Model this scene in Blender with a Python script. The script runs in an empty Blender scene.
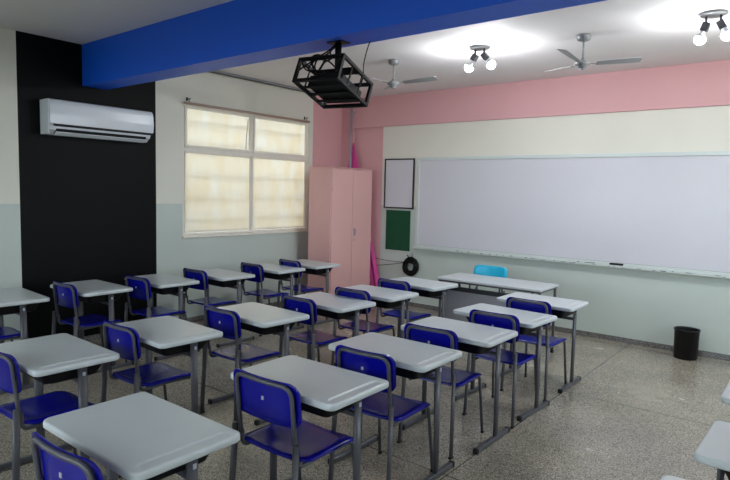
import bpy, bmesh, math, random
from mathutils import Vector, Matrix, Euler
random.seed(7)
C = bpy.context.scene.collection
PI = math.pi
sc = bpy.context.scene
sc.view_settings.view_transform = 'Standard'
sc.view_settings.look = 'None'
sc.view_settings.gamma = 1
sc.view_settings.use_curve_mapping = False
sc.view_settings.exposure = 0.22

# ------------------------------------------------------------------ materials
def srgb(r, g, b):
    f = lambda c: c / 12.92 if c <= .04045 else ((c + .055) / 1.055) ** 2.4
    return (f(r / 255), f(g / 255), f(b / 255), 1)

def mat(name, rgb, rough=.5, metal=0., bump=0., bscale=60., var=0., vscale=6., spec=.5, coat=0.):
    m = bpy.data.materials.new(name); m.use_nodes = True
    nt = m.node_tree; N = nt.nodes; L = nt.links
    p = N['Principled BSDF']
    c = srgb(*rgb)
    p.inputs['Base Color'].default_value = c
    p.inputs['Roughness'].default_value = rough
    p.inputs['Metallic'].default_value = metal
    p.inputs['Specular IOR Level'].default_value = spec
    p.inputs['Coat Weight'].default_value = coat
    tc = N.new('ShaderNodeTexCoord')
    if var > 0:
        n = N.new('ShaderNodeTexNoise'); n.inputs['Scale'].default_value = vscale; n.inputs['Detail'].default_value = 5
        L.new(tc.outputs['Object'], n.inputs['Vector'])
        r = N.new('ShaderNodeMapRange'); r.inputs['From Min'].default_value = .3; r.inputs['From Max'].default_value = .7
        r.inputs['To Min'].default_value = 1 - var; r.inputs['To Max'].default_value = 1 + var * .4
        L.new(n.outputs['Fac'], r.inputs['Value'])
        mx = N.new('ShaderNodeVectorMath'); mx.operation = 'SCALE'; mx.inputs[0].default_value = c[:3]
        L.new(r.outputs['Result'], mx.inputs['Scale']); L.new(mx.outputs[0], p.inputs['Base Color'])
    if bump > 0:
        n2 = N.new('ShaderNodeTexNoise'); n2.inputs['Scale'].default_value = bscale; n2.inputs['Detail'].default_value = 3
        L.new(tc.outputs['Object'], n2.inputs['Vector'])
        b = N.new('ShaderNodeBump'); b.inputs['Strength'].default_value = bump; b.inputs['Distance'].default_value = .002
        L.new(n2.outputs['Fac'], b.inputs['Height']); L.new(b.outputs['Normal'], p.inputs['Normal'])
    return m

M = {}
M['cream'] = mat('cream_paint', (226, 223, 210), .55, bump=.15, bscale=80, var=.03, vscale=2)
M['ceiling'] = mat('ceiling_paint', (232, 228, 229), .7, bump=.12, bscale=40, var=.03, vscale=1.5)
M['green_paint'] = mat('pale_green_paint', (194, 203, 195), .4, bump=.1, bscale=70, var=.04, vscale=2)
M['pink_paint'] = mat('pink_paint', (218, 167, 169), .6, bump=.12, bscale=70, var=.03, vscale=2)
M['black_paint'] = mat('black_wall_paint', (7, 7, 8), .5, spec=.12, bump=.25, bscale=9, var=.15, vscale=3)
M['blue_paint'] = mat('blue_beam_paint', (13, 96, 232), .5, bump=.08, bscale=30)
M['blue_under'] = M['blue_paint']
M['desk_top'] = mat('grey_white_moulded_plastic', (196, 202, 204), .28, bump=.05, bscale=300, var=.02)
M['tray'] = mat('black_tray_plastic', (10, 10, 12), .5, spec=.25)
M['steel'] = mat('grey_painted_steel', (80, 80, 86), .38, metal=.1, var=.08, vscale=20)
M['cap'] = mat('black_rubber', (14, 14, 14), .7)
M['blue_plastic'] = mat('blue_moulded_plastic', (5, 7, 132), .24, spec=.32, bump=.06, bscale=200, var=.06, vscale=8)
M['sticker'] = mat('white_sticker', (175, 178, 190), .5)
M['white_plastic'] = mat('white_plastic', (222, 226, 232), .22)
M['slot'] = mat('dark_slot', (10, 10, 12), .6)
M['wardrobe'] = mat('pink_painted_steel', (222, 172, 168), .42, bump=.03, bscale=20, var=.02, vscale=3)
M['metal'] = mat('brushed_metal', (165, 166, 174), .35, metal=.35)
M['fan'] = mat('grey_enamel', (140, 141, 142), .45, metal=.1)
M['board'] = mat('whiteboard_laminate', (208, 206, 212), .28, var=.02, vscale=1.5)
M['board_frame'] = mat('pale_aluminium', (206, 213, 209), .4, metal=.1)
M['black_frame'] = mat('black_frame', (18, 18, 20), .4)
M['felt'] = mat('green_felt', (12, 74, 44), .9, bump=.3, bscale=400, var=.12, vscale=40)
M['cage'] = mat('black_cage_steel', (8, 8, 9), .45, spec=.2)
M['cable'] = mat('black_cable', (8, 8, 8), .5, spec=.25)
M['grey_panel'] = mat('grey_laminate', (165, 165, 170), .45, var=.05, vscale=10)
M['cyan'] = mat('cyan_plastic', (20, 176, 214), .35)
M['magenta'] = mat('magenta_cloth', (212, 78, 152), .85, bump=.3, bscale=300)
M['window_frame'] = mat('cream_metal_frame', (236, 229, 216), .75, var=.05, vscale=20)
M['rod'] = mat('brown_rod', (176, 150, 136), .45)
M['bin'] = mat('black_bin_plastic', (9, 9, 10), .4, spec=.3)
M['holder'] = mat('dark_grey_lamp_holder', (60, 62, 64), .4, metal=.3)
M['lamp_plate'] = mat('grey_lamp_plate', (150, 150, 150), .4, metal=.3)
M['ochre'] = mat('warm_bounce_ochre', (225, 212, 185), .8)
M['marks'] = mat('dark_marker_mark', (24, 26, 26), .6)
M['asphalt'] = mat('yard_ground', (165, 158, 142), .9)
M['dark_ground'] = mat('dark_bounce_cut', (70, 72, 62), .95, var=.2, vscale=2)

def emis(name, col, st):
    m = bpy.data.materials.new(name); m.use_nodes = True
    p = m.node_tree.nodes['Principled BSDF']
    p.inputs['Base Color'].default_value = (1, 1, 1, 1)
    p.inputs['Emission Color'].default_value = col
    p.inputs['Emission Strength'].default_value = st
    return m
BULB = 400.
M['bulb'] = emis('glowing_bulb', (.93, .97, 1, 1), BULB)

def terrazzo(name, base, joints=True):
    m = bpy.data.materials.new(name); m.use_nodes = True
    nt = m.node_tree; N = nt.nodes; L = nt.links; p = N['Principled BSDF']
    tc = N.new('ShaderNodeTexCoord')
    v = N.new('ShaderNodeTexVoronoi'); v.inputs['Scale'].default_value = 170
    L.new(tc.outputs['Object'], v.inputs['Vector'])
    cr = N.new('ShaderNodeValToRGB')
    e = cr.color_ramp.elements
    b = base
    e[0].position = 0; e[0].color = srgb(b[0] - 70, b[1] - 70, b[2] - 68)
    e[1].position = 1; e[1].color = srgb(b[0] + 45, b[1] + 43, b[2] + 38)
    e2 = cr.color_ramp.elements.new(.35); e2.color = srgb(b[0] - 8, b[1] - 8, b[2] - 8)
    e3 = cr.color_ramp.elements.new(.7); e3.color = srgb(b[0] + 12, b[1] + 10, b[2] + 6)
    sp = N.new('ShaderNodeSeparateColor'); L.new(v.outputs['Color'], sp.inputs[0])
    L.new(sp.outputs[0], cr.inputs['Fac'])
    n = N.new('ShaderNodeTexNoise'); n.inputs['Scale'].default_value = 1.4; n.inputs['Detail'].default_value = 6
    L.new(tc.outputs['Object'], n.inputs['Vector'])
    mr = N.new('ShaderNodeMapRange'); mr.inputs['From Min'].default_value = .35; mr.inputs['From Max'].default_value = .68
    mr.inputs['To Min'].default_value = .8; mr.inputs['To Max'].default_value = 1.08
    L.new(n.outputs['Fac'], mr.inputs['Value'])
    sc_ = N.new('ShaderNodeVectorMath'); sc_.operation = 'SCALE'
    L.new(cr.outputs['Color'], sc_.inputs[0]); L.new(mr.outputs['Result'], sc_.inputs['Scale'])
    out = sc_.outputs[0]
    if joints:
        sx = N.new('ShaderNodeSeparateXYZ'); L.new(tc.outputs['Object'], sx.inputs[0])
        fac = []
        for k, off in ((0, 4.563), (1, 4.199)):
            a = N.new('ShaderNodeMath'); a.operation = 'SUBTRACT'; L.new(sx.outputs[k], a.inputs[0]); a.inputs[1].default_value = off - 2.035 * 8
            w = N.new('ShaderNodeMath'); w.operation = 'MODULO'; L.new(a.outputs[0], w.inputs[0]); w.inputs[1].default_value = 2.035
            d = N.new('ShaderNodeMath'); d.operation = 'PINGPONG'; L.new(a.outputs[0], d.inputs[0]); d.inputs[1].default_value = 1.0175
            lt = N.new('ShaderNodeMath'); lt.operation = 'LESS_THAN'; L.new(d.outputs[0], lt.inputs[0]); lt.inputs[1].default_value = .0035
            fac.append(lt)
        mxm = N.new('ShaderNodeMath'); mxm.operation = 'MAXIMUM'; L.new(fac[0].outputs[0], mxm.inputs[0]); L.new(fac[1].outputs[0], mxm.inputs[1])
        mx = N.new('ShaderNodeMix'); mx.data_type = 'RGBA'
        L.new(mxm.outputs[0], mx.inputs['Factor']); L.new(out, mx.inputs[6]); mx.inputs[7].default_value = srgb(48, 46, 42)
        out = mx.outputs[2]
    L.new(out, p.inputs['Base Color'])
    rr = N.new('ShaderNodeMapRange'); L.new(n.outputs['Fac'], rr.inputs['Value'])
    rr.inputs['From Min'].default_value = .3; rr.inputs['From Max'].default_value = .7
    rr.inputs['To Min'].default_value = .13; rr.inputs['To Max'].default_value = .3
    L.new(rr.outputs['Result'], p.inputs['Roughness'])
    bp = N.new('ShaderNodeBump'); bp.inputs['Strength'].default_value = .08; bp.inputs['Distance'].default_value = .001
    L.new(v.outputs['Distance'], bp.inputs['Height']); L.new(bp.outputs['Normal'], p.inputs['Normal'])
    return m
M['terrazzo'] = terrazzo('terrazzo_floor', (154, 147, 135))
M['terrazzo_base'] = terrazzo('terrazzo_skirting', (112, 110, 110), False)

def blind_material():
    m = bpy.data.materials.new('sunlit_cream_sheet'); m.use_nodes = True
    nt = m.node_tree; N = nt.nodes; L = nt.links
    N.remove(N['Principled BSDF'])
    tc = N.new('ShaderNodeTexCoord')
    n = N.new('ShaderNodeTexNoise'); n.inputs['Scale'].default_value = 3.0; n.inputs['Detail'].default_value = 3
    mp = N.new('ShaderNodeMapping'); mp.inputs['Scale'].default_value = (1, 2.2, .9)
    L.new(tc.outputs['Object'], mp.inputs[0]); L.new(mp.outputs[0], n.inputs['Vector'])
    cr = N.new('ShaderNodeValToRGB'); e = cr.color_ramp.elements
    e[0].position = .3; e[0].color = srgb(244, 233, 212); e[1].position = .7; e[1].color = srgb(250, 248, 243)
    L.new(n.outputs['Fac'], cr.inputs['Fac'])
    t = N.new('ShaderNodeBsdfTranslucent'); d = N.new('ShaderNodeBsdfDiffuse')
    L.new(cr.outputs['Color'], t.inputs['Color']); d.inputs['Color'].default_value = srgb(205, 200, 190)
    mx = N.new('ShaderNodeMixShader'); mx.inputs[0].default_value = .5
    L.new(t.outputs[0], mx.inputs[1]); L.new(d.outputs[0], mx.inputs[2]); L.new(mx.outputs[0], N['Material Output'].inputs[0])
    return m
M['sheet'] = blind_material()

# ------------------------------------------------------------------ mesh helpers
def nb(): return bmesh.new()

def box(bm, x0, x1, y0, y1, z0, z1, bevel=0., seg=2, mi=0):
    vs = [bm.verts.new((x, y, z)) for x in (x0, x1) for y in (y0, y1) for z in (z0, z1)]
    fs = [(0, 1, 3, 2), (4, 6, 7, 5), (0, 4, 5, 1), (2, 3, 7, 6), (0, 2, 6, 4), (1, 5, 7, 3)]
    faces = [bm.faces.new([vs[i] for i in f]) for f in fs]
    for f in faces: f.material_index = mi
    if bevel > 0:
        ed = {e for f in faces for e in f.edges}
        bmesh.ops.bevel(bm, geom=list(ed), offset=bevel, segments=seg, affect='EDGES', profile=.5)
    return faces

def smooth_path(pts, r=.03, n=5):
    """round the corners of a polyline"""
    pts = [Vector(p) for p in pts]
    out = [pts[0]]
    for i in range(1, len(pts) - 1):
        a, b, c = pts[i - 1], pts[i], pts[i + 1]
        rr = min(r, (a - b).length * .48, (c - b).length * .48)
        p = b + (a - b).normalized() * rr; q = b + (c - b).normalized() * rr
        for k in range(n + 1):
            t = k / n
            out.append((1 - t) ** 2 * p + 2 * t * (1 - t) * b + t * t * q)
    out.append(pts[-1])
    return out

def tube(bm, pts, rx, ry=None, seg=10, up=Vector((0, 0, 1)), caps=True):
    """sweep an ellipse along pts; rx along 'side', ry along the other axis"""
    ry = ry or rx
    pts = [Vector(p) for p in pts]
    rings = []
    side = None
    for i, p in enumerate(pts):
        t = (pts[min(i + 1, len(pts) - 1)] - pts[max(i - 1, 0)]).normalized()
        if side is None:
            side = t.cross(up)
            if side.length < 1e-3: side = t.cross(Vector((0, 1, 0)))
            side.normalize()
        else:
            side = (side - t * side.dot(t)).normalized()
        o = t.cross(side).normalized()
        rings.append([bm.verts.new(p + side * rx * math.cos(2 * PI * k / seg) + o * ry * math.sin(2 * PI * k / seg)) for k in range(seg)])
    for a, b in zip(rings, rings[1:]):
        for k in range(seg):
            f = bm.faces.new((a[k], a[(k + 1) % seg], b[(k + 1) % seg], b[k])); f.smooth = True
    if caps:
        bm.faces.new(rings[0][::-1]); bm.faces.new(rings[-1])

def lathe(bm, prof, seg=32, c=(0, 0, 0), close=False):
    rings = []
    for r, z in prof:
        if r < 1e-6: rings.append([bm.verts.new((c[0], c[1], c[2] + z))])
        else: rings.append([bm.verts.new((c[0] + r * math.cos(2 * PI * k / seg), c[1] + r * math.sin(2 * PI * k / seg), c[2] + z)) for k in range(seg)])
    for a, b in zip(rings, rings[1:]):
        for k in range(seg):
            k2 = (k + 1) % seg
            if len(a) == 1 and len(b) == 1: continue
            if len(a) == 1: f = bm.faces.new((a[0], b[k2], b[k]))
            elif len(b) == 1: f = bm.faces.new((a[k], a[k2], b[0]))
            else: f = bm.faces.new((a[k], a[k2], b[k2], b[k]))
            f.smooth = True

def rrect(w, d, r, n=6):
    out = []
    for cx, cy, a0 in ((w / 2 - r, d / 2 - r, 0), (-w / 2 + r, d / 2 - r, 90), (-w / 2 + r, -d / 2 + r, 180), (w / 2 - r, -d / 2 + r, 270)):
        for k in range(n + 1):
            a = math.radians(a0 + 90 * k / n); out.append((cx + r * math.cos(a), cy + r * math.sin(a)))
    return out

def rings_mesh(bm, rings, smooth=True):
    vr = [[bm.verts.new(p) for p in r] for r in rings]
    for a, b in zip(vr, vr[1:]):
        n = len(a)
        for k in range(n):
            f = bm.faces.new((a[k], a[(k + 1) % n], b[(k + 1) % n], b[k])); f.smooth = smooth
    return vr

def obj(name, bm, m, parent=None, loc=None, rot=None, smooth_angle=None):
    bmesh.ops.recalc_face_normals(bm, faces=bm.faces)
    me = bpy.data.meshes.new(name); bm.to_mesh(me); bm.free()
    for mm in (m if isinstance(m, (list, tuple)) else [m]): me.materials.append(mm)
    o = bpy.data.objects.new(name, me); C.objects.link(o)
    if parent: o.parent = parent
    if loc: o.location = loc
    if rot: o.rotation_euler = rot
    return o

def thing(name, label, cat, loc=(0, 0, 0), rz=0., group=None, rot=None):
    o = bpy.data.objects.new(name, None); C.objects.link(o); o.empty_display_size = .1
    o.location = loc; o.rotation_euler = rot or (0, 0, rz)
    o['label'] = label; o['category'] = cat
    if group: o['group'] = group
    return o

def tag(o, label, cat, group=None):
    o['label'] = label; o['category'] = cat
    if group: o['group'] = group
    return o

def struct(name, bm, m, parent=None):
    o = obj(name, bm, m, parent)
    if parent is None: o['kind'] = 'structure'
    return o

def copy_tree(o, parent=None):
    c = o.copy(); C.objects.link(c); c.parent = parent
    for ch in list(o.children): copy_tree(ch, c)
    return c

# ------------------------------------------------------------------ the room
H, Yf, Zs, ZP = 3.196, 6.406, 2.727, 1.516
X1, Y0 = 8.6, -2.6
b = nb(); box(b, -.15, X1 + .15, Y0 - .15, Yf + .15, -.1, 0); struct('floor', b, M['terrazzo'])
b = nb(); box(b, -.15, X1 + .15, Y0 - .15, Yf + .15, H, H + .12); struct('ceiling', b, M['ceiling'])

WY0, WY1, WZ0, WZ1 = 3.375, 5.597, 1.113, 2.768
def cells(bm, us, vs, fn, put):
    for u0, u1 in zip(us, us[1:]):
        for v0, v1 in zip(vs, vs[1:]):
            mi = fn((u0 + u1) / 2, (v0 + v1) / 2)
            if mi is None: continue
            put(bm, u0, u1, v0, v1, mi)
def left_mat(y, z):
    if WY0 < y < WY1 and WZ0 < z < WZ1: return None
    if 1.519 < y < 3.014: return 3
    if y > 5.69: return 2
    return 1 if z < ZP else 0
b = nb()
cells(b, [Y0, 1.519, 3.014, WY0, WY1, 5.69, Yf], [0, WZ0, ZP, WZ1, H], left_mat,
      lambda bm, u0, u1, v0, v1, mi: box(bm, -.15, 0, u0, u1, v0, v1, mi=mi))
struct('wall_left', b, [M['cream'], M['green_paint'], M['pink_paint'], M['black_paint']])
b = nb()
cells(b, [-.15, .819, X1 + .15], [0, ZP, H], lambda x, z: 2 if x < .819 else (1 if z < ZP else 0),
      lambda bm, u0, u1, v0, v1, mi: box(bm, u0, u1, Yf, Yf + .15, v0, v1, mi=mi))
struct('wall_front', b, [M['cream'], M['green_paint'], M['pink_paint']])
# right wall; its unseen windows are added to light the front bay
RW = [(2.6, 4.3), (4.5, 6.2)]
RZ = (1.0, 2.75)
def right_mat(y, z):
    for a, c in RW:
        if a < y < c and RZ[0] < z < RZ[1]: return None
    return 1 if z < ZP else 0
ys = sorted([Y0, Yf] + [v for w in RW for v in w])
b = nb()
cells(b, ys, [0, RZ[0], ZP, RZ[1], H], right_mat, lambda bm, u0, u1, v0, v1, mi: box(bm, X1, X1 + .15, u0, u1, v0, v1, mi=mi))
struct('wall_right', b, [M['cream'], M['green_paint']])
BW = [(.6, 2.6), (3.2, 5.2), (5.8, 7.8)]  # unseen windows, assumed as the daylight source for the beam face
BZ = (1.15, 2.6)
def back_mat(x, z):
    for a, c in BW:
        if a < x < c and BZ[0] < z < BZ[1]: return None
    return 1 if z < ZP else 0
b = nb()
cells(b, sorted([-.15, X1 + .15] + [v for w in BW for v in w]), [0, BZ[0], ZP, BZ[1], H], back_mat,
      lambda bm, u0, u1, v0, v1, mi: box(bm, u0, u1, Y0 - .15, Y0, v0, v1, mi=mi))
struct('wall_back', b, [M['cream'], M['green_paint']])
for i, (a, c) in enumerate(BW):
    b = nb()
    for x in (a, (a + c) / 2 - .02, c - .04): box(b, x, x + .04, Y0 - .09, Y0 - .04, BZ[0], BZ[1])
    for z in (BZ[0], 2.0, BZ[1] - .04): box(b, a + .04, c - .04, Y0 - .085, Y0 - .045, z, z + .04)
    struct('window_%d' % (i + 4), b, M['window_frame'])
for i, (a, c) in enumerate(RW):
    b = nb()
    for y in (a, (a + c) / 2 - .02, c - .04): box(b, X1 + .04, X1 + .09, y, y + .04, RZ[0], RZ[1])
    for z in (RZ[0], 2.0, RZ[1] - .04): box(b, X1 + .045, X1 + .085, a + .04, c - .04, z, z + .04)
    struct('window_%d' % (i + 2), b, M['window_frame'])

# beams
b = nb(); box(b, 0, X1, 2.156, 2.419, 2.764, H - .001); struct('trim_1', b, M['blue_paint'])
b = nb()
box(b, .235, X1, Yf - .035, Yf, Zs, H - .001)
struct('trim_2', b, M['pink_paint'])
b = nb(); box(b, 0, .235, Yf - .035, Yf, .0, H - .001); struct('trim_3', b, M['pink_paint'])
# skirting
b = nb(); box(b, .235, X1, Yf - .012, Yf, 0, .062, bevel=.003); struct('baseboard_front', b, M['terrazzo_base'])
b = nb(); box(b, 0, .012, Y0, Yf - .036, 0, .062, bevel=.003); struct('baseboard_left', b, M['terrazzo_base'])
b = nb(); box(b, X1 - .012, X1, Y0, Yf - .013, 0, .062, bevel=.003); struct('baseboard_right', b, M['terrazzo_base'])
b = nb(); box(b, .013, X1 - .013, Y0, Y0 + .012, 0, .062, bevel=.003); struct('baseboard_back', b, M['terrazzo_base'])

# left window
ym = 4.490
b = nb()
t = .03
box(b, -.06, -.01, WY0, WY0 + t, WZ0, WZ1); box(b, -.06, -.01, WY1 - t, WY1, WZ0, WZ1)
box(b, -.06, -.01, WY0 + t, WY1 - t, WZ1 - t, WZ1); box(b, -.06, -.01, WY0 + t, WY1 - t, WZ0, WZ0 + t)
box(b, -.06, -.008, WY0 + t, WY1 - t, 2.172, 2.216)
box(b, -.06, -.006, ym - .012, ym + .012, WZ0 + t, 2.176); box(b, -.06, -.006, ym - .012, ym + .012, 2.210, WZ1 - t)
w1 = struct('window_1', b, M['window_frame'])
b = nb()
for (a0, a1, z0, z1) in ((WY0 + t, ym - .012, 2.210, WZ1 - t), (ym + .012, WY1 - t, 2.210, WZ1 - t)):
    k = .032; e = .004
    a0 += e; a1 -= e; z0 += e; z1 -= e
    b2 = nb()
    box(b2, -.03, .004, a0, a0 + k, z0, z1, .003); box(b2, -.03, .004, a1 - k, a1, z0, z1, .003)
    box(b2, -.03, .004, a0 + k, a1 - k, z0, z0 + k, .003); box(b2, -.03, .004, a0 + k, a1 - k, z1 - k, z1, .003)
    s = obj('sash', b2, M['window_frame'], w1)
    b2 = nb(); box(b2, -.024, -.018, a0 + k, a1 - k, z0 + k, z1 - k); obj('pane', b2, M['sheet'], s)
b.free()
for (a0, a1, z0, z1, xo) in ((WY0 + t, ym - .012, WZ0 + t, 2.176, 0), (ym + .012, WY1 - t, WZ0 + t, 2.176, -.012)):
    k = .02; e = .004
    a0 += e; a1 -= e; z0 += e; z1 -= e
    b2 = nb()
    box(b2, -.03 + xo, -.004 + xo, a0, a0 + k, z0, z1, .002); box(b2, -.03 + xo, -.004 + xo, a1 - k, a1, z0, z1, .002)
    box(b2, -.03 + xo, -.004 + xo, a0 + k, a1 - k, z0, z0 + k, .002); box(b2, -.03 + xo, -.004 + xo, a0 + k, a1 - k, z1 - k, z1, .002)
    s = obj('sash', b2, M['window_frame'], w1)
    b2 = nb(); box(b2, -.02 + xo, -.014 + xo, a0 + k, a1 - k, z0 + k, z1 - k); obj('pane', b2, M['sheet'], s)
b = nb(); box(b, -.15, .03, WY0 - .01, WY1 + .01, WZ0 - .03, WZ0, .004); obj('window_sill', b, M['window_frame'], w1)
b = nb(); tube(b, [(.012, 4.40, 2.66), (.05, 4.345, 2.45), (.06, 4.325, 2.25)], .005, seg=8); obj('stay_arm', b, M['metal'], w1)
b = nb()
for i in range(1, 15): box(b, -.10, -.09, WY0 + i * .146 - .007, WY0 + i * .146 + .007, WZ0, WZ1)
for z in (1.35, 1.62, 1.9, 2.3, 2.55): box(b, -.11, -.10, WY0, WY1, z - .012, z + .012)
obj('security_grille', b, M['holder'], w1)
b = nb(); box(b, -2.2, -2.0, 1.5, 8, -.1, 2.35); struct('warm_bounce_wall', b, M['ochre'])  # unseen wall, added to send warm light through the window sheets
b = nb(); box(b, -8, -.15, -6, 12, -.3, -.1); struct('trim_4', b, M['asphalt'])
b = nb(); box(b, X1 + .15, 30, -12, 16, -.3, -.1); struct('trim_5', b, M['asphalt'])
b = nb(); box(b, -20, 28, -30, Y0 - .15, -.32, -.12); struct('bounce_cut_ground', b, M['dark_ground'])  # unseen ground, added dark to cut light bouncing up to the ceiling

# curtain rod above the window
r_ = thing('curtain_rod', 'thin brown curtain rod above the cream window', 'curtain rod', (.05, 4.5, 2.752))
b = nb(); tube(b, [(0, -1.13, 0), (0, 1.06, 0)], .016, seg=10, up=Vector((1, 0, 0))); obj('rod', b, M['rod'], r_)
for y in (-1.06, 1.0):
    b = nb(); tube(b, smooth_path([(0, y, 0), (.0, y, .05), (-.05, y, .05)], .01, 3), .005, seg=8)
    box(b, -.05, -.045, y - .012, y + .012, .03, .075); box(b, -.012, .03, y - .006, y + .006, .048, .056)
    obj('bracket', b, M['cap'], r_)
# rail along the ceiling
r_ = thing('ceiling_rail', 'grey twin-slot rail running along the ceiling above the window', 'rail', (.125, 4.05, H))
b = nb(); box(b, -.035, .035, -1.6, 1.6, -.028, 0, .003); obj('channel', b, M['fan'], r_)
for xx in (-.018, .018):
    b = nb(); box(b, xx - .009, xx + .009, -1.59, 1.59, -.0295, -.027); obj('slot', b, M['slot'], r_)

# ------------------------------------------------------------------ air conditioner
ac = thing('air_conditioner', 'white split air conditioner on the black wall', 'air conditioner', (0, 2.30, 2.22))
ya, yb = -.565, .565
prof = [(0, .35), (.15, .35), (.185, .335), (.2, .30), (.205, .2), (.2, .105), (0, .105)]
def extrude(bm, prof, y0, y1):
    a = [bm.verts.new((x, y0, z)) for x, z in prof]; c = [bm.verts.new((x, y1, z)) for x, z in prof]
    n = len(prof)
    for k in range(n): bm.faces.new((a[k], a[(k + 1) % n], c[(k + 1) % n], c[k]))
    bm.faces.new(a[::-1]); bm.faces.new(c)
b = nb(); extrude(b, prof, ya, yb); bmesh.ops.bevel(b, geom=[e for e in b.edges], offset=.006, segments=2, affect='EDGES')
obj('front_cover', b, M['white_plastic'], ac)
b = nb(); extrude(b, [(0, .105), (.17, .105), (.16, .085), (.185, .082), (.17, .045), (.14, .03), (.1, .0), (0, 0)], ya + .001, yb - .03)
obj('casing', b, M['white_plastic'], ac)
b = nb(); extrude(b, [(.10, .104), (.192, .104), (.186, .08), (.1, .08)], ya + .05, yb - .01); obj('air_slot', b, M['slot'], ac)
b = nb(); extrude(b, [(.09, .032), (.178, .058), (.160, .026), (.1, .002)], ya + .07, yb - .08); obj('louvre', b, M['slot'], ac)
b = nb(); extrude(b, [(.12, .004), (.166, .029), (.171, .022), (.125, -.006)], ya + .07, yb - .08); obj('flap', b, M['white_plastic'], ac)
b = nb(); box(b, .0, .19, ya - .012, ya + .001, .0, .345, .006); obj('side_cap', b, M['white_plastic'], ac)
b = nb(); box(b, .2, .2045, yb - .22, yb - .1, .09, .098); obj('display', b, M['slot'], ac)

# ------------------------------------------------------------------ wardrobe
WX0, WX1, WA, WB, WH = .30, .75, 5.312, 6.255, 2.05
wd = thing('wardrobe', 'tall pink steel wardrobe with two doors in the corner', 'wardrobe', ((WX0 + WX1) / 2, (WA + WB) / 2, 0))
hx, hy = (WX1 - WX0) / 2, (WB - WA) / 2
b = nb(); box(b, -hx, hx - .018, -hy, hy, .0, WH, .006); obj('body', b, M['wardrobe'], wd)
b = nb(); box(b, -hx - .004, hx + .006, -hy - .004, hy + .004, WH, WH + .014, .004); obj('top_panel', b, M['wardrobe'], wd)
for k, (a, c) in enumerate(((-hy + .012, -.0025), (.0025, hy - .012))):
    b = nb(); box(b, hx - .018, hx, a, c, .06, WH - .012, .004)
    d = obj('door', b, M['wardrobe'], wd)
    for z in (.3, .95, 1.72):
        b = nb(); tube(b, [(hx + .003, (-hy + .014) if k == 0 else (hy - .014), z), (hx + .003, (-hy + .014) if k == 0 else (hy - .014), z + .06)], .006, seg=8)
        obj('hinge', b, M['wardrobe'], d)
    if k == 1:
        b = nb(); box(b, hx, hx + .006, .03, .06, 1.05, 1.17, .002)
        tube(b, smooth_path([(hx + .004, .045, 1.07), (hx + .03, .045, 1.08), (hx + .03, .045, 1.15), (hx + .004, .045, 1.16)], .01, 4), .006, seg=8)
        obj('handle', b, M['metal'], d)
        b = nb(); tube(b, [(hx, .045, .99), (hx + .008, .045, .99)], .011, seg=14); obj('lock', b, M['metal'], d)

# magenta cloth behind it
b = nb()
ap = Vector((.295, 6.335, 2.50)); n = 40
rows = []
for j in range(26):
    s = j / 25; z = 2.50 - s * 2.3
    L0 = .285 - .6 * s ; L1 = .295 + .60 * s
    L0 = max(L0, .05)
    rows.append([(L0 + (L1 - L0) * i / n, 6.325 + .016 * math.sin(i * 1.3) * min(1, s * 3 + .1), z) for i in range(n + 1)])
fv = [[b.verts.new(p) for p in r] for r in rows]
bv = [[b.verts.new((p[0], p[1] + .006, p[2])) for p in r] for r in rows]
for A, s in ((fv, 1), (bv, -1)):
    for r0, r1 in zip(A, A[1:]):
        for i in range(n):
            f = b.faces.new((r0[i], r0[i + 1], r1[i + 1], r1[i])); f.smooth = True
for i in range(n):
    b.faces.new((fv[0][i], bv[0][i], bv[0][i + 1], fv[0][i + 1])); b.faces.new((fv[-1][i], fv[-1][i + 1], bv[-1][i + 1], bv[-1][i]))
for j in range(25):
    b.faces.new((fv[j][0], fv[j + 1][0], bv[j + 1][0], bv[j][0])); b.faces.new((fv[j][-1], bv[j][-1], bv[j + 1][-1], fv[j + 1][-1]))
tag(obj('draped_cloth', b, M['magenta']), 'magenta cloth hanging to a point behind the pink wardrobe', 'cloth')

# steel conduit in the corner
cp = thing('wall_conduit', 'grey metal conduit rising from behind the pink wardrobe', 'pipe', (.262, 6.29, .06))
b = nb(); tube(b, [(0, 0, -.06), (0, 0, H - .06)], .018, seg=16); obj('tube', b, M['metal'], cp)
for z in (.5, 2.3, 2.9):
    b = nb(); lathe(b, [(.018, z), (.022, z), (.022, z + .02), (.018, z + .02)], 16); box(b, -.012, .012, .018, .081, z + .004, z + .016)
    obj('clamp', b, M['metal'], cp)

# ------------------------------------------------------------------ boards on the front wall
def framed(name, label, cat, x0, x1, z0, z1, fw, dp, mframe, mface, fname='frame', sname='surface'):
    o = thing(name, label, cat, ((x0 + x1) / 2, Yf, z0))
    w = (x1 - x0) / 2; h = z1 - z0
    b = nb(); bv_ = .003
    box(b, -w, -w + fw, -dp, 0, 0, h, bv_); box(b, w - fw, w, -dp, 0, 0, h, bv_)
    box(b, -w + fw, w - fw, -dp, 0, 0, fw, bv_); box(b, -w + fw, w - fw, -dp, 0, h - fw, h, bv_)
    obj(fname, b, mframe, o)
    b = nb(); box(b, -w + fw * .6, w - fw * .6, -dp * .55, -.002, fw * .6, h - fw * .6); obj(sname, b, mface, o)
    return o, w, h
framed('notice_board', 'small white notice board in a black frame left of the whiteboard', 'notice board', .880, 1.428, 1.475, 2.232, .02, .025, M['black_frame'], M['board'])
o = thing('felt_board', 'dark green felt board below the black framed notice board', 'notice board', (1.153, Yf, .833))
b = nb(); box(b, -.222, .222, -.018, 0, 0, .614); obj('felt_panel', b, M['felt'], o)
b = nb(); box(b, -.226, .226, -.022, 0, -.014, 0, .002); obj('bottom_edge', b, M['board_frame'], o)
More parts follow.
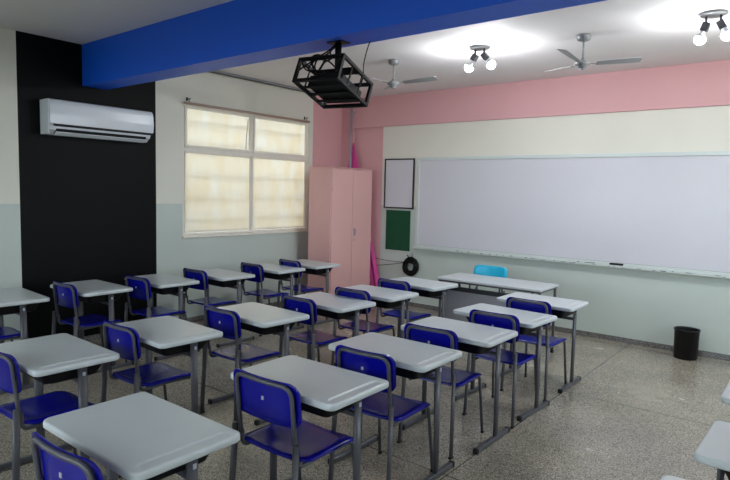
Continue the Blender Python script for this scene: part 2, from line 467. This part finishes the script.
o, w, h = framed('whiteboard', 'long whiteboard with pale metal frame across the front wall', 'whiteboard', 1.487, 6.487, .905, 2.244, .045, .03, M['board_frame'], M['board'])
b = nb(); box(b, -w + .02, w - .02, -.0305, -.0295, .047, .049); obj('frame_seam', b, M['holder'], o)
b = nb()
extrude_pts = [(-.0, -.0), (-.0, .018), (-.028, .02), (-.075, .006), (-.085, .022), (-.09, .022), (-.088, -.006), (-.03, -.02)]
a = [b.verts.new((-w - .005, y, z)) for y, z in extrude_pts]; c = [b.verts.new((w + .005, y, z)) for y, z in extrude_pts]
for k in range(len(a)): b.faces.new((a[k], a[(k + 1) % len(a)], c[(k + 1) % len(a)], c[k]))
b.faces.new(a[::-1]); b.faces.new(c)
tr = obj('pen_tray', b, M['board_frame'], o, loc=(0, -.002, -.002))
b = nb()
for i in range(46):
    x = -w + .35 + i * (2 * w - .5) / 46 + random.uniform(-.04, .04); l = random.uniform(.006, .07)
    z = random.uniform(-.001, .015)
    if random.random() < .75: box(b, x, x + l, -.0905, -.089, z, z + random.uniform(.003, .008))
obj('ink_stain', b, M['marks'], tr)
b = nb(); box(b, -.004, .004, -.0915, -.0885, -.006, .03); obj('end_mark', b, M['marks'], tr, loc=(5.535 - 3.987, 0, 0))
# eraser and pens in the tray
o = thing('board_eraser', 'black board eraser lying in the whiteboard tray', 'eraser', (4.37, Yf - .06, .9175))
b = nb(); box(b, -.075, .075, -.02, .02, .012, .03, .004); obj('grip', b, M['cable'], o)
b = nb(); box(b, -.07, .07, -.018, .018, 0, .012, .002); obj('felt_pad', b, M['holder'], o)
for k, x in enumerate((4.05, 3.86)):
    o = thing('marker_pen', ('dark marker pen lying in the tray just left of the eraser', 'dark marker pen in the tray, the one farther left of the eraser')[k], 'marker', (x, Yf - .055, .922), .12 * (k + .5))
    b = nb(); tube(b, [(-.05, 0, 0), (.045, 0, 0)], .006, seg=10); obj('barrel', b, (M['holder'], M['board'])[k], o)
    b = nb(); tube(b, [(.045, 0, 0), (.07, 0, 0)], .0068, seg=10); obj('cap', b, M['marks'], o)

# coil of cable and its hook
o = thing('cable_coil', 'coil of black cable hung on the wall under the felt board', 'cable', (1.43, Yf - .04, .615))
for k in range(12):
    b = nb(); R = .068 + .0125 * (k % 5); ph = random.uniform(0, 6)
    pts = [(R * math.cos(a_) * 1.12 + random.uniform(-.003, .003), -.005 + .017 * (k - 5.5) / 5.5 + .004 * math.sin(3 * a_ + ph), R * 1.12 * math.sin(a_) + random.uniform(-.003, .003) - .01 * (k % 3)) for a_ in [2 * PI * i / 36 for i in range(37)]]
    tube(b, pts, .0105, seg=8); obj('loop', b, M['cable'], o)
b = nb()
tube(b, smooth_path([(-.05, -.03, .17), (-.01, -.035, .125), (.03, -.035, .12), (.055, -.03, .15)], .02, 3), .007, seg=8)
tube(b, smooth_path([(-.03, -.03, .09), (0, -.04, .14), (.04, -.03, .10)], .02, 3), .008, seg=8)
obj('tie', b, M['cable'], o)
b = nb(); tube(b, smooth_path([(.0, .04, .165), (.0, -.04, .155), (.0, -.045, .18)], .01, 3), .005, seg=8); box(b, -.012, .012, .035, .04, .13, .20); obj('hook', b, M['metal'], o)
for k, (z0, sag) in enumerate(((.735, .03), (.54, .045))):
    pts = []
    for i in range(25):
        t = i / 24
        z = z0 + (.665 - z0) * t - sag * math.sin(PI * t) * (1 if k == 0 else .6)
        pts.append((.36 + (1.335 - .36) * t, Yf - .028 - .02 * t, z))
    b = nb(); tube(b, pts, .0045, seg=8)
    tag(obj('loose_cable', b, M['cable']), ('upper black cable sagging from behind wardrobe to the coil', 'lower black cable sagging from behind wardrobe to the coil')[k], 'cable')

# ------------------------------------------------------------------ ceiling fans and spots
def fan(x, y, phi, label):
    o = thing('ceiling_fan', label, 'ceiling fan', (x, y, H), 0, 'ceiling fans')
    b = nb(); lathe(b, [(0, 0), (.064, 0), (.066, -.008), (.058, -.045), (.035, -.055), (.012, -.06), (0, -.06)], 28); obj('canopy', b, M['fan'], o)
    b = nb(); tube(b, [(0, 0, -.05), (0, 0, -.215)], .0095, seg=12); obj('downrod', b, M['fan'], o)
    b = nb(); lathe(b, [(0, -.20), (.016, -.205), (.02, -.225), (.035, -.235), (.065, -.243), (.07, -.255), (.066, -.272), (.045, -.278), (.042, -.292), (.03, -.30), (0, -.301)], 28); obj('motor', b, M['fan'], o)
    b = nb(); lathe(b, [(0, -.2995), (.026, -.2995), (.03, -.308), (.0, -.313)], 20); obj('motor_cap', b, M['metal'], o)
    for k in range(3):
        a = phi + k * 2 * PI / 3
        b = nb()
        box(b, .05, .15, -.012, .012, -.2585, -.2545)
        w0, w1 = .034, .047
        tl = math.radians(-14)
        pv = []
        for r, w in ((.12, w0), (.2, w0 + .004), (.40, w1), (.49, w1 - .002), (.504, w1 - .014)):
            pv.append([(r, s * w * math.cos(tl), -.262 + .032 * r / .504 + s * w * math.sin(tl) + dz) for s, dz in ((-1, .003), (1, .003), (1, 0), (-1, 0))])
        rings_mesh(b, pv, False)
        # cap the two ends
        b.verts.ensure_lookup_table(); vs = list(b.verts)[-20:]
        b.faces.new(vs[:4]); b.faces.new(vs[-4:])
        obj('blade', b, M['fan'], o, rot=(0, 0, a))
fan(2.369, 4.508, .25, 'ceiling fan nearest the hanging projector cage')
fan(4.424, 4.624, .492, 'ceiling fan between the two spotlight clusters')

def spot(x, y, label, bulbs):
    o = thing('spotlight', label, 'ceiling light', (x, y, H), 0, 'twin bulb spotlights')
    b = nb(); lathe(b, [(0, 0), (.098, 0), (.10, -.006), (.094, -.02), (.0, -.024)], 36); obj('ceiling_plate', b, M['lamp_plate'], o)
    for sx, (bx, bz) in zip((-1, 1), bulbs):
        hx_ = sx * .05
        b = nb(); box(b, hx_ - .008, hx_ + .008, -.008, .008, -.075, -.02, .002); a = obj('arm', b, M['holder'], o)
        top = Vector((hx_, -.0, -.085)); tip = Vector((bx, 0, bz)); d = (tip - top).normalized()
        b = nb(); box(b, -.026, .026, -.026, .026, -.03, .035, .003)
        hd = obj('lamp_holder', b, M['holder'], o, loc=top + d * .012)
        hd.rotation_euler = d.to_track_quat('Z', 'Y').to_euler()
        b = nb()
        R = .043; pr_ = [(0, -.06), (.015, -.06), (.018, -.045)]
        for k in range(13):
            an = -PI / 2 + .45 + (PI - .45) * k / 12
            pr_.append((max(0, R * math.cos(an)), R * math.sin(an)))
        pr_[-1] = (0, R)
        lathe(b, pr_[:8], 24)
        nk = obj('bulb_neck', b, M['white_plastic'], o, loc=tip)
        nk.rotation_euler = d.to_track_quat('Z', 'Y').to_euler()
        b = nb(); lathe(b, pr_[7:], 24)
        bl = obj('bulb', b, M['bulb'], nk)
spot(3.434, 4.505, 'lit twin-bulb spotlight between the two ceiling fans', ((-.115, -.19), (.13, -.188)))
spot(5.463, 4.54, 'lit twin-bulb spotlight right of both ceiling fans', ((-.085, -.19), (.10, -.182)))

# ------------------------------------------------------------------ projector cage under the blue beam
cg = thing('projector_cage', 'black steel projector cage hanging from the blue beam', 'projector cage', (3.405, 2.35, 2.505), rot=(-.365, .027, .08))
hx, hy, hz = .193, .19, .085
q = .011
b = nb()
for sx in (-1, 1):
    for sz in (-1, 1): box(b, sx * hx - q, sx * hx + q, -hy - q, hy + q, sz * hz - q, sz * hz + q)
    for sy in (-1, 1): box(b, sx * hx - q, sx * hx + q, sy * hy - q, sy * hy + q, -hz + q, hz - q)
for sy in (-1, 1):
    for sz in (-1, 1): box(b, -hx + q, hx - q, sy * hy - q, sy * hy + q, sz * hz - q, sz * hz + q)
obj('frame', b, M['cage'], cg)
for sx in (-1, 1):
    for y in (-.07, .06):
        b = nb(); box(b, sx * hx - .004, sx * hx + .004, y - .005, y + .005, -hz + q, hz - q); obj('side_bar', b, M['cage'], cg)
b = nb()
for y in (-.1, 0, .1): box(b, -hx + q, hx - q, y - .012, y + .012, -hz - .006, -hz + .002)
obj('bottom_bar', b, M['cage'], cg)
b = nb(); box(b, -hx + q, hx - q, -.035, .035, hz - .008, hz + .008); obj('top_bar', b, M['cage'], cg)
# plate and tube, upright in the world: undo the tilt of the cage
inv = (Matrix.Translation((3.405, 2.35, 2.505)) @ Euler((-.365, .027, .08)).to_matrix().to_4x4()).inverted()
b = nb()
tube(b, [(3.50, 2.29, 2.57), (3.50, 2.29, 2.762)], .024, seg=16)
b.transform(inv); obj('hanger_tube', b, M['cage'], cg)
b = nb(); box(b, 3.43, 3.57, 2.24, 2.34, 2.757, 2.7635, .002); b.transform(inv); obj('mounting_plate', b, M['cage'], cg)
pj = thing('projector', 'black projector sitting inside the hanging cage', 'projector', (3.405, 2.35, 2.505), rot=(-.365, .027, .08))
b = nb(); box(b, -.15, .15, -.10, .165, -.078, .012, .012, 3); obj('body', b, M['cable'], pj)
b = nb(); tube(b, [(.06, .16, -.03), (.06, .18, -.03)], .032, seg=20, up=Vector((1, 0, 0))); obj('lens', b, M['slot'], pj)
b = nb()
for i in range(7): box(b, -.12 + i * .012, -.116 + i * .012, -.1015, -.098, -.06, -.01)
obj('vent', b, M['slot'], pj)
o = thing('cable_bundle', 'tangle of black cables inside the hanging projector cage', 'cable', (3.42, 2.26, 2.62))
random.seed(11)
paths = [[(.07, .03, .14), (.03, -.02, .08), (-.05, -.03, .05), (-.16, -.05, -.03), (-.05, .0, -.08)],
         [(.06, .03, .13), (.04, -.04, .05), (-.04, -.06, .03), (-.09, -.04, -.03), (-.05, 0, -.09)],
         [(-.24, -.06, -.04), (-.15, -.07, -.01), (-.06, -.05, .03), (.03, -.02, .02), (.07, .03, -.04)],
         [(-.2, -.05, .02), (-.14, -.06, -.05), (-.06, -.05, -.04), (.0, .0, -.08)],
         [(.08, .03, .13), (.02, .0, .09), (.05, .0, .03), (-.05, .02, .02), (-.1, .03, -.04)]]
for p_ in paths:
    b = nb(); tube(b, smooth_path(p_, .05, 6), .006, seg=7); obj('cable', b, M['cable'], o)
b = nb(); pts = [( .0 + .055 * math.cos(a_) - .06, -.03 + .02 * math.sin(a_ * 2), .062 * math.sin(a_)) for a_ in [2 * PI * i / 26 for i in range(27)]]
tube(b, pts, .008, seg=8); obj('loop', b, M['cable'], o)
b = nb(); tube(b, smooth_path([(3.711, 2.38, 2.763), (3.675, 2.385, 2.69), (3.64, 2.40, 2.61), (3.64, 2.405, 2.53), (3.60, 2.42, 2.47)], .03, 5), .004, seg=8)
tag(obj('power_cord', b, M['cable']), 'thin black cord dropping from the blue beam to the projector cage', 'cord')

# ------------------------------------------------------------------ student desk
DW, DD, DH = .722, .466, .76
def make_desk():
    o = thing('student_desk', 'x', 'desk')
    b = nb(); n = 7
    rings = []
    for ins, z in ((.03, -.030), (.004, -.032), (.0, -.028), (0, -.009), (.002, -.004), (.006, -.001), (.010, 0)):
        rings.append([(x, y, DH + z) for x, y in rrect(DW - 2 * ins, DD - 2 * ins, .036 - ins * .6, n)])
    vr = rings_mesh(b, rings)
    b.faces.new(vr[0][::-1])
    # top with the pencil groove cut in
    gx = DW / 2 - .048
    def gring(w, l, z): return [(gx + x, y, DH + z) for x, y in rrect(w, l, w * .45, 4)]
    gr = rings_mesh(b, [gring(.052, .385, 0), gring(.044, .377, -.004), (gring(.030, .36, -.006))])
    b.faces.new(gr[-1])
    es = []
    for loop in (vr[-1], gr[0]):
        for k in range(len(loop)):
            es.append(b.edges.get((loop[k], loop[(k + 1) % len(loop)])))
    bmesh.ops.triangle_fill(b, edges=es, use_beauty=True, normal=(0, 0, 1))
    # bowl of a groove must stay facing up after recalculation
    obj('tabletop', b, M['desk_top'], o)
    b = nb()
    rings = [[(x, y + .005, DH + z) for x, y in rrect(w, d, .03, 4)] for w, d, z in ((.56, .37, -.031), (.55, .36, -.045), (.50, .29, -.115), (.46, .25, -.125))]
    vr = rings_mesh(b, rings, False); b.faces.new(vr[-1]); b.faces.new(vr[0][::-1]); obj('book_tray', b, M['tray'], o)
    b = nb(); box(b, -.285, .285, .045, .07, .60, .625, .004); obj('crossbar', b, M['steel'], o)
    for s in (-1, 1):
        b = nb(); tube(b, [(s * .298, .045, .03), (s * .298, .035, DH - .031)], .014, .026, seg=14, up=Vector((0, 1, 0)))
        lg = obj('leg', b, M['steel'], o)
        b = nb(); box(b, s * .3135 - .0008, s * .3135 + .0008, .03, .046, .667, .688); obj('sticker', b, M['sticker'], lg)
        b = nb(); box(b, s * .298 - .017, s * .298 + .017, -.23, .23, .003, .036, .006)
        ft = obj('foot', b, M['steel'], o)
        for e in (-1, 1):
            b = nb(); box(b, s * .298 - .019, s * .298 + .019, min(e * .228, e * .25), max(e * .228, e * .25), 0, .037, .005); obj('end_cap', b, M['cap'], ft)
    return o

# ------------------------------------------------------------------ chair
def squircle(u, v, w, d, r):
    if u == 0 and v == 0: return 0., 0.
    m = max(abs(u), abs(v)); du, dv = u / m, v / m
    x, y = du * w / 2, dv * d / 2
    # pull points lying outside the corner arcs back onto them
    cx, cy = w / 2 - r, d / 2 - r
    ax, ay = abs(x), abs(y)
    if ax > cx and ay > cy:
        # scale along the ray from the centre to the arc
        A = ax * ax + ay * ay; B = -2 * (ax * cx + ay * cy); Cc = cx * cx + cy * cy - r * r
        s = (-B + math.sqrt(max(0, B * B - 4 * A * Cc))) / (2 * A)
        x *= s; y *= s
    return x * m, y * m

def sheet(bm, w, d, r, fn, thick, n=16, lip=None):
    """rounded panel: fn(x, y) -> point and normal"""
    T = [[None] * (n + 1) for _ in range(n + 1)]; Bm = [[None] * (n + 1) for _ in range(n + 1)]
    for i in range(n + 1):
        for j in range(n + 1):
            u, v = -1 + 2 * i / n, -1 + 2 * j / n
            x, y = squircle(u, v, w, d, r)
            p = Vector(fn(x, y)); e = .004
            nx = (Vector(fn(x + e, y)) - Vector(fn(x - e, y))).cross(Vector(fn(x, y + e)) - Vector(fn(x, y - e))).normalized()
            edge = max(abs(u), abs(v))
            k = lip if (lip and edge > .97) else 0
            T[i][j] = bm.verts.new(p - nx * k); Bm[i][j] = bm.verts.new(p - nx * (thick + k))
    for i in range(n):
        for j in range(n):
            f = bm.faces.new((T[i][j], T[i + 1][j], T[i + 1][j + 1], T[i][j + 1])); f.smooth = True
            f = bm.faces.new((Bm[i][j], Bm[i][j + 1], Bm[i + 1][j + 1], Bm[i + 1][j])); f.smooth = True
    bd = [(i, 0) for i in range(n)] + [(n, j) for j in range(n)] + [(i, n) for i in range(n, 0, -1)] + [(0, j) for j in range(n, 0, -1)]
    for (a, c), (e, g_) in zip(bd, bd[1:] + bd[:1]):
        bm.faces.new((T[a][c], Bm[a][c], Bm[e][g_], T[e][g_]))

def back_y(z): return -.250 - .035 * max(0, (z - .50)) / .33
def make_chair(plastic, back_w=.395):
    o = thing('school_chair', 'x', 'chair')
    b = nb()
    def seat(x, y):
        z = .458 + .012 * (x / .2) ** 2
        if y > .1: z -= ((y - .1) / .11) ** 2 * .022
        if y < -.12: z += ((-.12 - y) / .09) ** 2 * .012
        return (x, y - .012, z)
    sheet(b, .40, .42, .06, seat, .012, 18, lip=.006); obj('seat', b, plastic, o)
    b = nb()
    zc, hh = .736, .215
    def back(x, y):
        z = zc + y
        return (x * 1.0, back_y(z) + .012 + .03 * (abs(x) / .2) ** 2.2, z)
    sheet(b, back_w, hh, .055, lambda x, y: back(-x, y), .008, 18, lip=.012); bk = obj('backrest', b, plastic, o)
    b = nb(); zz = .735; yy = back_y(zz) + .0025
    box(b, -.007, .007, yy - .0025, yy + .0, zz - .009, zz + .009); obj('sticker', b, M['sticker'], bk)
    b = nb(); R = .011
    xs_ = .168
    pts = [(-xs_, back_y(.5), .50)]
    def yb_(x, z): return back_y(z) - .004 + .03 * (abs(x) / .2) ** 2.2 - .006
    pl = [(-xs_, .50), (-xs_, .60), (-xs_, .825), (xs_, .825), (xs_, .60), (xs_, .50)]
    P2 = smooth_path([(x, 0, z) for x, z in pl], .06, 8)
    # more points along the top so it follows the curve
    dense = []
    for a, c in zip(P2, P2[1:]):
        m_ = max(1, int((c - a).length / .03))
        dense += [a + (c - a) * (k / m_) for k in range(m_)]
    dense.append(P2[-1])
    tube(b, [(p.x, yb_(p.x, p.z), p.z) for p in dense], R, seg=10); obj('back_frame', b, M['steel'], o)
    # frame under the seat
    b = nb()
    for s in (-1, 1):
        tube(b, smooth_path([(s * xs_, back_y(.5) - .002 + .02, .52), (s * xs_, back_y(.5) + .02, .43), (s * xs_, .0, .436), (s * .172, .165, .428)], .045, 6), .0105, seg=10)
    tube(b, [(-xs_, .13, .43), (xs_, .13, .43)], .009, seg=8); tube(b, [(-xs_, -.13, .432), (xs_, -.13, .432)], .009, seg=8)
    obj('seat_frame', b, M['steel'], o)
    for s in (-1, 1):
        b = nb(); tube(b, [(s * .186, back_y(.555) - .004, .555), (s * .197, -.285, .006)], .011, .019, seg=12, up=Vector((0, 1, 0)))
        lg = obj('leg', b, M['steel'], o)
        b = nb(); box(b, s * .197 - .012, s * .197 + .012, -.305, -.265, 0, .012, .003); obj('foot_cap', b, M['cap'], lg)
        b = nb(); tube(b, smooth_path([(s * .172, .14, .430), (s * .178, .17, .425), (s * .192, .225, .006)], .03, 4), .0105, seg=10)
        lg = obj('leg', b, M['steel'], o)
        b = nb(); lathe(b, [(0, 0), (.0125, 0), (.0125, .014), (.0105, .016)], 12, (s * .192, .226, 0)); obj('foot_cap', b, M['cap'], lg)
    return o

desk0, chair0 = make_desk(), make_chair(M['blue_plastic'])
used = {'d': False, 'c': False}
def place(src, key, x, y, rz, label, group):
    o = copy_tree(src) if used[key] else src
    used[key] = True
    o.location = (x, y, 0); o.rotation_euler = (0, 0, rz); o['label'] = label; o['group'] = group
    return o
ORD = ['', 'the front one', 'second from the front', 'third from the front', 'fourth from the front', 'fifth from the front', 'the rearmost']
desks = {
 'A': [(.811, 1.083, -.05), (.837, 1.810, .009), (.891, 2.528, -.04), (.935, 3.233, -.02), (.946, 4.021, .03), (.954, 4.670, -.03)],
 'B': [(2.804, .617, -.009), (2.801, 1.355, -.045), (2.836, 2.152, -.05), (2.890, 2.928, -.05), (2.901, 3.587, -.007), (2.885, 4.38, -.08)],
 'C': [(4.168, .377, .003), (4.233, 1.281, .02), (4.232, 2.044, .004), (4.264, 2.789, -.004), (4.266, 3.538, -.07), (4.261, 4.356, -.005)],
}
RN = {'A': 'window-side row', 'B': 'middle row', 'C': 'row right of the middle row'}
for row in 'ABC':
    for i, (x, y, r) in enumerate(desks[row]):
        place(desk0, 'd', x, y, r, 'light grey student desk in the %s, %s' % (RN[row], ORD[6 - i]), 'student desks in rows')
# right-hand row, cut by the edge of the frame
place(desk0, 'd', 6.302, 1.838, -.03, 'light grey desk at the right frame edge, large and nearly whole corner', 'student desks in rows')
place(desk0, 'd', 6.245, 1.142, 0, 'sliver of grey desktop at the bottom right frame edge', 'student desks in rows')
place(desk0, 'd', 6.285, 2.66, 0, 'farthest grey desk corner peeking in at the right frame edge', 'student desks in rows')
chairs = {
 'A': [(.88, .70, .0), (.97, 1.484, .06), (1.05, 2.14, .05), (.975, 2.852, .04), (.985, 3.636, .0), (1.025, 4.22, -.03)],
 'B': [(2.885, .30, .03), (2.79, 1.02, .04), (2.832, 1.78, .02), (2.90, 2.507, .0), (2.955, 3.14, .04), (2.90, 3.86, .0)],
 'C': [(4.295, .005, .06), (4.24, .955, .02), (4.30, 1.636, .05), (4.27, 2.377, .06), (4.365, 3.12, .03), (4.335, 3.837, .0)],
}
for row in 'ABC':
    for i, (x, y, r) in enumerate(chairs[row]):
        place(chair0, 'c', x - .28 * math.sin(r), y + .28 * math.cos(r), r, 'blue plastic school chair at the %s desk of the %s' % (['rearmost', 'fifth', 'fourth', 'third', 'second', 'front'][i], RN[row]), 'blue school chairs')

for o in list(C.objects):
    lb = o.get('label', '')
    if lb.startswith('blue plastic school chair at the') and lb.endswith(RN['C']):
        k = 1.11 if 'rearmost' in lb else 1.13 if 'fifth' in lb else 1.03 if 'fourth' in lb else 1.0
        o.scale = (k, 1.0, 1.0)

# ------------------------------------------------------------------ teacher's desk and chair
o = thing('teacher_desk', 'long white teacher desk with grey modesty panel below the whiteboard', 'desk', (3.425, 5.135, 0), .015)
tw, td = 1.235, .555
b = nb()
rings = [[(x, y, .76 + z) for x, y in rrect(tw - 2 * i_, td - 2 * i_, .02, 4)] for i_, z in ((.006, -.024), (0, -.02), (0, -.004), (.004, 0))]
vr = rings_mesh(b, rings, False); b.faces.new(vr[-1]); b.faces.new(vr[0][::-1]); obj('tabletop', b, M['desk_top'], o)
b = nb()
for sy in (-1, 1): box(b, -tw / 2 + .02, tw / 2 - .02, sy * (td / 2 - .03) - .012, sy * (td / 2 - .03) + .012, .716, .736)
for sx in (-1, 1): box(b, sx * (tw / 2 - .03) - .012, sx * (tw / 2 - .03) + .012, -td / 2 + .042, td / 2 - .042, .716, .736)
obj('top_frame', b, M['steel'], o)
for sx in (-1, 1):
    for sy in (-1, 1):
        b = nb(); tube(b, [(sx * (tw / 2 - .03), sy * (td / 2 - .05), .005), (sx * (tw / 2 - .03), sy * (td / 2 - .05), .72)], .015, seg=12); lg = obj('leg', b, M['steel'], o)
        b = nb(); lathe(b, [(0, 0), (.019, 0), (.019, .03), (.015, .032)], 14, (sx * (tw / 2 - .03), sy * (td / 2 - .05), 0)); obj('foot_cap', b, M['cap'], lg)
b = nb(); box(b, -tw / 2 + .045, tw / 2 - .045, -.2, -.185, .2, .64, .003); pn_ = obj('modesty_panel', b, M['grey_panel'], o)
b = nb(); box(b, -tw / 2 + .04, tw / 2 - .04, -.207, -.18, .615, .665, .003); obj('panel_rail', b, M['holder'], pn_)
for x in (-.23, .13, .5):
    b = nb(); box(b, x - .008, x + .008, -.205, -.189, .665, .716); obj('stub', b, M['steel'], pn_)
tc_ = make_chair(M['cyan'], .43)
tc_.name = 'teacher_chair'; tc_['label'] = 'cyan plastic chair behind the teacher desk'; tc_['category'] = 'chair'
tc_.location = (3.085, 5.42, 0); tc_.rotation_euler = (0, 0, PI + .02)

# ------------------------------------------------------------------ waste bin
o = thing('waste_bin', 'black plastic waste bin standing by the front wall', 'waste bin', (5.18, 6.19, 0))
b = nb(); lathe(b, [(0, 0), (.112, 0), (.115, .004), (.122, .305), (.126, .308), (.126, .32), (.119, .32), (.118, .305), (.108, .012), (0, .012)], 40); obj('bucket', b, M['bin'], o)
b = nb(); lathe(b, [(.1225, .306), (.129, .308), (.129, .322), (.1225, .322)], 40); obj('rim', b, M['bin'], o)

# ------------------------------------------------------------------ camera
ya_, pi_, ro_, F = 0.67200, -0.08400, 0.02440, 577.1
import_fit = (6.2665, -.8339, 1.7232)
f = Vector((-math.sin(ya_) * math.cos(pi_), math.cos(ya_) * math.cos(pi_), math.sin(pi_)))
r = Vector((math.cos(ya_), math.sin(ya_), 0)); u = r.cross(f)
r2 = r * math.cos(ro_) + u * math.sin(ro_); u2 = -r * math.sin(ro_) + u * math.cos(ro_)
cam = bpy.data.cameras.new('camera'); co = bpy.data.objects.new('camera', cam); C.objects.link(co)
cam.sensor_width = 36; cam.sensor_fit = 'HORIZONTAL'; cam.lens = F * 36 / 730; cam.clip_start = .02
mw = Matrix((r2, u2, -f)).transposed().to_4x4(); mw.translation = Vector(import_fit); co.matrix_world = mw
sc.camera = co

# ------------------------------------------------------------------ light
w = bpy.data.worlds.new('daylight'); sc.world = w; w.use_nodes = True
N = w.node_tree.nodes; L = w.node_tree.links
bg = N['Background']; bg.inputs['Color'].default_value = (.80, .92, 1.0, 1); bg.inputs['Strength'].default_value = 6.0
for i, (a, c) in enumerate(RW):
    l = bpy.data.lights.new('window_portal', 'AREA'); l.shape = 'RECTANGLE'; l.size = RZ[1] - RZ[0]; l.size_y = c - a
    l.cycles.is_portal = True
    lo = bpy.data.objects.new('window_portal', l); C.objects.link(lo)
    lo.location = (X1 + .12, (a + c) / 2, (RZ[0] + RZ[1]) / 2); lo.rotation_euler = (0, PI / 2, 0)
for i, (a, c) in enumerate(BW):
    l = bpy.data.lights.new('window_portal', 'AREA'); l.shape = 'RECTANGLE'; l.size = c - a; l.size_y = BZ[1] - BZ[0]
    l.cycles.is_portal = True
    lo = bpy.data.objects.new('window_portal', l); C.objects.link(lo)
    lo.location = ((a + c) / 2, Y0 - .12, (BZ[0] + BZ[1]) / 2); lo.rotation_euler = (PI / 2, 0, PI)
sc.cycles.max_bounces = 10
sc.cycles.diffuse_bounces = 5
sc.cycles.sample_clamp_indirect = 6
